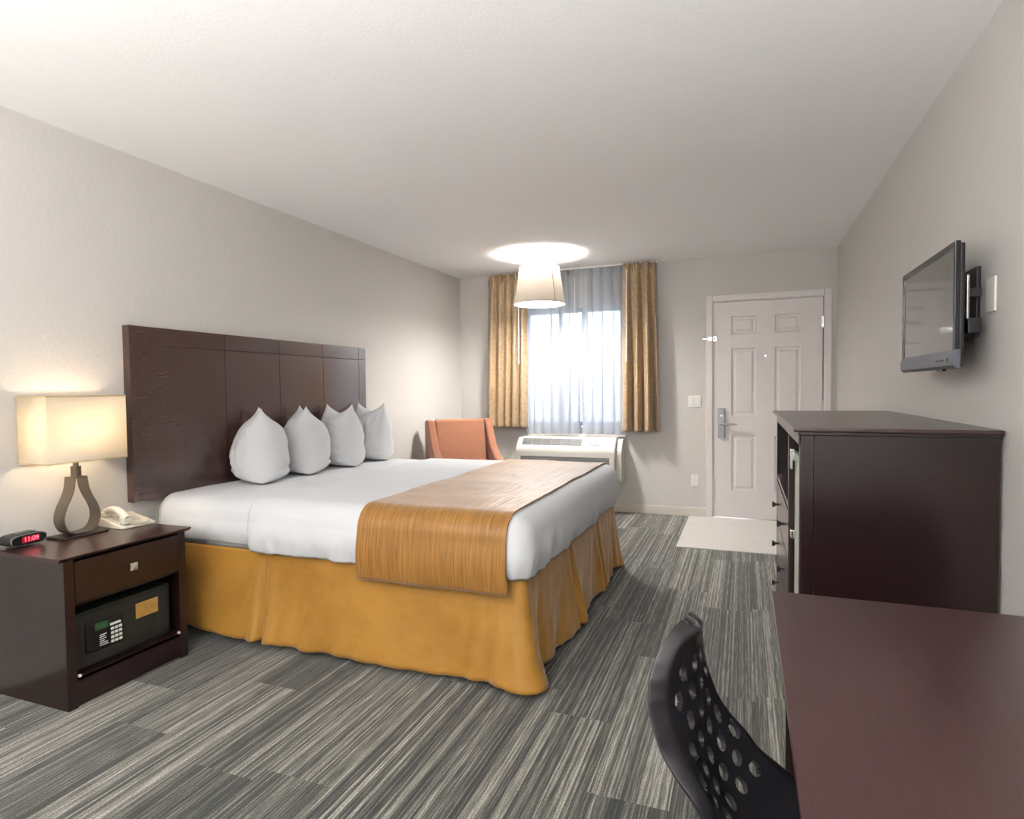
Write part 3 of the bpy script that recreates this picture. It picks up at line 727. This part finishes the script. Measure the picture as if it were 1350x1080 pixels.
obj('power_cord', MB().tube([(-.04, -.055, .02), (-.05, -.085, .016), (-.045, -.092, .006), (-.075, -.088, .004)], .0025, 8), M['black'], ck, world=False)

# telephone
te = thing('telephone', 'cream desk telephone on the right side of the nightstand', 'telephone', (.125, -3.955, NZ), R(-6))
obj('base', MB().prism([(-.095, .0), (.095, 0), (.095, .014), (-.095, .045)], 'y', -.075, .085, .005, 3), M['ivory'], te, world=False)
ksl = lambda x: .014+(.095-x)*(.031/.19)
kp = MB()
for r_ in range(4):
    for c_ in range(3):
        x = -.02+r_*.018; y = .005+c_*.019
        kp.box(x-.006, x+.006, y-.007, y+.007, ksl(x)-.002, ksl(x)+.003, .001)
obj('keys', kp, pmat('phone_key', (.5, .48, .42), .5), te, world=False)
obj('display_strip', MB().box(-.06, -.045, .02, .045, ksl(-.055), ksl(-.055)+.002), M['darkin'], te, world=False)
hs = MB(); hp = []
for i in range(15):
    t = i/14; x = -.085+.175*t; hp.append((x, -.043, .052+.026*math.sin(t*math.pi)+ (.012-.018*t)))
hs.tube(hp, [.017]*15, 12)
hs.box(-.100, -.060, -.064, -.022, .040, .068, .008, 3).box(.055, .092, -.064, -.022, .020, .058, .008, 3)
obj('handset', hs, M['ivory'], te, world=False)
cd_ = []
for i in range(220):
    t = i/219; cx_ = .088+.012*math.sin(t*3.1); cy_ = -.035+.095*t; a = t*2*math.pi*16
    cd_.append((cx_+.006*math.cos(a), cy_, max(.0, .024-.004*t)+.006*math.sin(a)))
obj('coiled_cord', MB().tube(cd_, .0016, 6), M['ivory'], te, world=False)

# table lamp
tl = thing('table_lamp', 'lit table lamp with a rectangular cream shade on the nightstand', 'table lamp', (.108, -4.165, NZ))
obj('base_plate', MB().box(-.06, .06, -.098, .098, 0, .008, .002), pmat('lamp_base_dark', (.05, .04, .032), .35, metal=.5), tl, world=False)
lp = []
def loopw(t): return t
ctl = [(0, .010), (.035, .012), (.062, .028), (.078, .060), (.080, .095), (.068, .135), (.048, .175), (.034, .215), (.028, .262)]
def cat(P_, n=6):
    out_ = []
    for i in range(len(P_)-1):
        p0 = P_[max(0, i-1)]; p1 = P_[i]; p2 = P_[i+1]; p3 = P_[min(len(P_)-1, i+2)]
        for k in range(n):
            t = k/n
            out_.append(tuple(.5*((2*p1[c])+(-p0[c]+p2[c])*t+(2*p0[c]-5*p1[c]+4*p2[c]-p3[c])*t*t+(-p0[c]+3*p1[c]-3*p2[c]+p3[c])*t**3) for c in (0, 1)))
    out_.append(P_[-1]); return out_
half = cat(ctl); full = [(-y, z) for y, z in reversed(half)]+half[1:]
def offc(P_, d_):
    o_ = []
    for i, p in enumerate(P_):
        a = Vector(P_[max(0, i-1)]); b__ = Vector(P_[min(len(P_)-1, i+1)]); t = (b__-a).normalized(); n = Vector((t.y, -t.x)); q = Vector(p)+n*d_; o_.append((q.x, q.y))
    return o_
inner = offc(full, -.005); poly = full+list(reversed(inner))
obj('loop', MB().prism(poly, 'x', -.034, .034), M['taupe'], tl, world=False, ang=30)
obj('neck', MB().box(-.030, .030, -.030, .030, .258, .264, .001).cyl((0, 0, .262), (0, 0, .31), .020, n=24).cyl((0, 0, .31), (0, 0, .40), .011), M['taupe'], tl, world=False)
hx, hy, z0, z1 = .096, .172, .337, .622
def shade_box():
    b = bmesh.new(); P_ = [(-hx, -hy), (hx, -hy), (hx, hy), (-hx, hy)]
    lo = [b.verts.new((x, y, z0)) for x, y in P_]; hi = [b.verts.new((x, y, z1)) for x, y in P_]
    for i in range(4): b.faces.new((lo[i], lo[(i+1) % 4], hi[(i+1) % 4], hi[i]))
    mb = MB(); mb.bm.free(); mb.bm = b; return mb
sho = obj('lamp_shade', shade_box(), M['shade'], tl, world=False, solid=.0015)
for z in (z0, z1):
    ed = MB()
    ed.box(-hx-.001, hx+.001, -hy-.0015, -hy+.001, z-.003, z+.003).box(-hx-.001, hx+.001, hy-.001, hy+.0015, z-.003, z+.003).box(-hx-.0015, -hx+.001, -hy, hy, z-.003, z+.003).box(hx-.001, hx+.0015, -hy, hy, z-.003, z+.003)
    obj('shade_trim', ed, M['trimtan'], sho, world=False)
obj('bulb', MB().sphere((0, .0, .475), .028, sc=(1, 1, 1.2)), pmat('bulb_glow', (1, 1, 1), .5, emis=(1, .80, .56), estr=95), tl, world=False)

# ------------------------------------------------------------------ dresser
DY0, DY1 = -3.670, -2.112
dx = thing('dresser', 'tall dark cherry dresser with drawers, open shelf and fridge bay by the right wall', 'dresser', (3.36, -2.89, 0))
obj('top_moulding', MB().box(3.066, W-.008, -3.680, -2.104, 1.066, 1.0785, .002), M['wood'], dx)
dt = MB().box(3.051, W-.006, -3.693, -2.091, 1.078, 1.092, .004, 3)
obj('top', dt, M['woodtop'], dx, ang=20)
sp = MB().box(3.117, W-.012, DY0, DY0+.022, 0, 1.066, .001).box(3.076, 3.1155, DY0-.001, DY0+.022, 0, 1.066, .0015)
obj('side_panel', sp, M['wood'], dx)
obj('side_panel', MB().box(3.076, W-.012, DY1-.022, DY1, 0, 1.066, .001), M['wood'], dx)
obj('back_panel', MB().box(W-.022, W-.012, DY0+.02, DY1-.02, .02, 1.066), M['wood'], dx)
VD = -3.105
obj('divider', MB().box(3.076, W-.022, VD-.011, VD+.011, .02, 1.036, .001), M['wood'], dx)
fs = MB().box(3.072, 3.078, DY0+.0, DY0+.030, 0, 1.066, .001).box(3.072, 3.078, VD-.014, VD+.014, 0, 1.036, .001).box(3.072, 3.078, DY1-.03, DY1, 0, 1.066, .001).box(3.072, 3.095, DY0, DY1, 1.030, 1.066, .001)
obj('face_frame', fs, M['woodtop'], dx)
obj('bay_floor', MB().box(3.078, W-.022, DY0+.02, VD-.01, .050, .072), M['wood'], dx)
obj('shelf_board', MB().box(3.074, W-.022, VD+.01, DY1-.02, .700, .722, .001), M['woodtop'], dx)
for k in range(3):
    z0 = .045+k*.217; dw = obj('drawer', MB().box(3.073, 3.50, VD+.016, DY1-.032, z0, z0+.207, .002), M['woodtop'], dx)
    for yk in (-2.86, -2.36):
        zk = z0+.105
        obj('knob', MB().cyl((3.074, yk, zk), (3.052, yk, zk), .006).prism([(3.056, zk-.007), (3.043, zk-.014), (3.038, zk-.014), (3.038, zk+.014), (3.043, zk+.014), (3.056, zk+.007)], 'y', yk-.013, yk+.013, .001, 1), pmat('dark_knob', (.05, .045, .045), .3, metal=.6) if 'dark_knob' not in bpy.data.materials else bpy.data.materials['dark_knob'], dw)
# fridge in the bay
rf = thing('mini_fridge', 'pale mini fridge inside the near bay of the dresser', 'fridge', (3.36, -3.375, .072))
obj('cabinet', MB().box(3.138, 3.60, -3.615, -3.145, .074, .955, .004), M['fridge'], rf)
fd = obj('door', MB().box(3.095, 3.134, -3.618, -3.142, .080, .955, .004, 2), M['fridge'], rf)
obj('handle', MB().box(3.078, 3.100, -3.22, -3.18, .925, .975, .004, 2).box(3.073, 3.082, -3.22, -3.18, .890, .975, .003), M['chrome'], fd)
obj('handle', MB().box(3.074, 3.098, -3.22, -3.185, .600, .635, .004, 2), M['chrome'], fd)

# ------------------------------------------------------------------ television
TX, TY0, TY1, TZ0, TZ1 = 3.530, -3.612, -2.915, 1.288, 1.702
tv = thing('television', 'black flat television on a wall bracket above the dresser', 'television', (3.58, -3.28, TZ0), 0)
def tbox(*a, **k): return MB().box(*a, **k)
bz = .020; fm = MB()
fm.box(TX, TX+.016, TY0, TY0+bz, TZ0+.055, TZ1, .002).box(TX, TX+.016, TY1-bz, TY1, TZ0+.055, TZ1, .002).box(TX, TX+.016, TY0+bz-.002, TY1-bz+.002, TZ1-bz, TZ1-.0003, .001)
obj('bezel', fm, M['blackgloss'], tv)
obj('screen', MB().box(TX+.004, TX+.012, TY0+bz-.001, TY1-bz+.001, TZ0+.058, TZ1-bz+.001), M['screen'], tv)
ch_ = [(TX-.004, TZ0+.01), (TX+.006, TZ0), (TX+.018, TZ0), (TX+.018, TZ0+.062), (TX+.002, TZ0+.062), (TX-.005, TZ0+.045)]
sb_ = obj('speaker_bar', MB().prism(ch_, 'y', TY0-.002, TY1+.002, .002, 2), M['tvgrey'], tv)
obj('maker_mark', MB().box(TX-.0062, TX-.004, -3.515, -3.435, TZ0+.026, TZ0+.032, .0005).box(TX-.0062, TX-.004, -3.565, -3.555, TZ0+.022, TZ0+.036, .0005), M['blackgloss'], sb_)
obj('back_shell', MB().box(TX+.014, TX+.030, TY0+.006, TY1-.006, TZ0+.005, TZ1-.006, .005, 3).box(TX+.028, TX+.050, TY0+.12, TY1-.12, TZ0+.05, TZ1-.08, .010, 3), M['black'], tv)
obj('sensor_foot', MB().box(TX+.004, TX+.020, -3.46, -3.41, TZ0-.006, TZ0+.002, .002), M['blackgloss'], tv)
bk_ = thing('wall_bracket', 'black metal wall bracket with silver rail behind the television', 'bracket', (3.64, -3.28, 1.40))
obj('wall_plate', MB().box(W-.014, W-.002, -3.45, -3.16, 1.40, 1.64, .002), M['black'], bk_)
obj('rail', MB().box(TX+.052, TX+.060, -3.545, -3.525, 1.45, 1.60, .002), M['metal'], bk_)
obj('arm', MB().box(TX+.052, W-.030, -3.56, -3.44, 1.405, 1.455, .003), M['black'], bk_)
obj('cross_bar', MB().box(TX+.052, W-.014, -3.50, -3.42, 1.53, 1.56, .002), M['black'], bk_)

# ------------------------------------------------------------------ desk
dk = thing('desk', 'dark cherry writing desk in the right foreground along the wall', 'desk', (3.30, -5.15, 0))
KX, KY0, KY1 = 2.954, -5.88, -4.421
obj('desktop', MB().prism([(KX, .750), (KX, .741), (KX+.012, .722), (W-.004, .722), (W-.004, .750)], 'y', KY0, KY1, .0012, 1), M['woodtop'], dk, ang=20)
for y in (KY1-.045, KY0+.02):
    obj('end_panel', MB().box(2.984, W-.03, y, y+.025, 0, .722, .001), M['wood'], dk)
obj('modesty_panel', MB().box(W-.06, W-.04, KY0+.045, KY1-.045, .25, .722), M['wood'], dk)

# ------------------------------------------------------------------ desk chair (perforated shell)
dc = thing('desk_chair', 'black plastic desk chair with a perforated shell tucked at the desk', 'chair', (3.010, -4.93, 0), R(-14))
CP = [(-.197, .814), (-.205, .795), (-.208, .765), (-.205, .73), (-.197, .68), (-.182, .60), (-.150, .53), (-.08, .475), (.03, .45), (.12, .444), (.18, .440), (.205, .425)]
CPc = []
for i in range(len(CP)-1):
    p0 = CP[max(0, i-1)]; p1 = CP[i]; p2 = CP[i+1]; p3 = CP[min(len(CP)-1, i+2)]
    for k in range(10):
        t = k/10; CPc.append(tuple(.5*((2*p1[c])+(-p0[c]+p2[c])*t+(2*p0[c]-5*p1[c]+4*p2[c]-p3[c])*t*t+(-p0[c]+3*p1[c]-3*p2[c]+p3[c])*t**3) for c in (0, 1)))
CPc.append(CP[-1])
cum = [0]
for a, b_ in zip(CPc[:-1], CPc[1:]): cum.append(cum[-1]+math.hypot(a[0]-b_[0], a[1]-b_[1]))
TL = cum[-1]
def prof_at(s):
    s = max(0, min(TL, s))
    for i in range(len(cum)-1):
        if cum[i+1] >= s:
            t = (s-cum[i])/max(1e-9, cum[i+1]-cum[i]); a = CPc[i]; b_ = CPc[i+1]
            T = Vector((b_[0]-a[0], b_[1]-a[1])).normalized(); return a[0]+(b_[0]-a[0])*t, a[1]+(b_[1]-a[1])*t, T
    a = CPc[-1]; return a[0], a[1], Vector((1, 0))
def halfw(s):
    kn = [(0, .014), (.003, .034), (.008, .052), (.018, .073), (.035, .092), (.060, .107), (.088, .115), (.14, .121), (.22, .128), (.30, .142), (.39, .172), (.51, .205), (.63, .205), (.68, .18), (TL, .155)]
    for (a, wa), (b_, wb_) in zip(kn[:-1], kn[1:]):
        if s <= b_: t = (s-a)/(b_-a); return wa+(wb_-wa)*t
    return kn[-1][1]
def tab(s, kn):
    for (a, wa), (b_, wb_) in zip(kn[:-1], kn[1:]):
        if s <= b_: t = (s-a)/(b_-a); return wa+(wb_-wa)*t*t*(3-2*t)
    return kn[-1][1]
def shell():
    b = bmesh.new(); NU, NS = 84, 170
    holes = []
    for r_ in range(7):
        s = .062+r_*.040
        for c_ in range(-3, 4):
            y = c_*.046+(.023 if r_ % 2 else 0)
            if abs(y)+.014 < halfw(s)-.019: holes.append((s, y, .0150, .0115))
    P2 = [[None]*(NU+1) for _ in range(NS+1)]
    for j in range(NS+1):
        s = TL*j/NS
        for i in range(NU+1):
            y = (-1+2*i/NU)*halfw(s); P2[j][i] = [s, y]
    # snap near-boundary vertices to the hole rims
    for j in range(NS+1):
        for i in range(1, NU):
            s, y = P2[j][i]
            for hs_, hy_, ra, rb in holes:
                ds, dy = (s-hs_)/ra, (y-hy_)/rb; q = math.hypot(ds, dy)
                if .78 < q < 1.22: P2[j][i] = [hs_+ds/q*ra, hy_+dy/q*rb]; break
    V = [[None]*(NU+1) for _ in range(NS+1)]
    for j in range(NS+1):
        for i in range(NU+1):
            s, y = P2[j][i]; x, z, T = prof_at(s); hw = halfw(s); un = abs(y)/hw
            n = Vector((-T.y, 0, T.x))            # towards the sitter
            if n.x < 0 and s < .3: n = -n
            # gentle wrap, then a rolled-back rim near the edge
            blend = max(0, 1-s/.42)
            lift = (tab(s, ((0, 0), (.15, 0), (.26, .045), (.33, .050), (.41, .040), (.53, .02), (.7, 0), (2, 0)))-tab(s, ((0, .012), (.09, .020), (.20, .004), (.3, 0), (2, 0))))*un**1.5
            rim = max(0, (un-.84)/.16)
            lift -= .018*rim**1.3
            nx = n if n.length else Vector((0, 0, 1))
            V[j][i] = b.verts.new((x+nx.x*lift, y, z+nx.z*lift))
    for j in range(NS):
        for i in range(NU):
            cs_ = (P2[j][i][0]+P2[j+1][i][0]+P2[j][i+1][0]+P2[j+1][i+1][0])/4; cy_ = (P2[j][i][1]+P2[j+1][i][1]+P2[j][i+1][1]+P2[j+1][i+1][1])/4
            if any(math.hypot((cs_-h[0])/h[2], (cy_-h[1])/h[3]) < .93 for h in holes): continue
            b.faces.new((V[j][i], V[j][i+1], V[j+1][i+1], V[j+1][i]))
    mb = MB(); mb.bm.free(); mb.bm = b; return mb
so_ = obj('shell', shell(), M['chair'], dc, world=False, ang=60, solid=.011, offset=0)
bvm = so_.modifiers.new('bevel', 'BEVEL'); bvm.width = .003; bvm.segments = 2; bvm.limit_method = 'ANGLE'; bvm.angle_limit = R(50)
for x, y, x2, y2 in ((-.12, -.16, -.20, -.20), (-.12, .16, -.20, .20), (.14, -.16, .19, -.20), (.14, .16, .19, .20)):
    obj('leg', MB().tube([(x, y, .435), (x2, y2, .006)], .011, 14), M['metal'], dc, world=False)
obj('under_frame', MB().tube([(-.12, -.16, .428), (.14, -.16, .428), (.14, .16, .428), (-.12, .16, .428)], .009, 10, closed=True), M['metal'], dc, world=False)
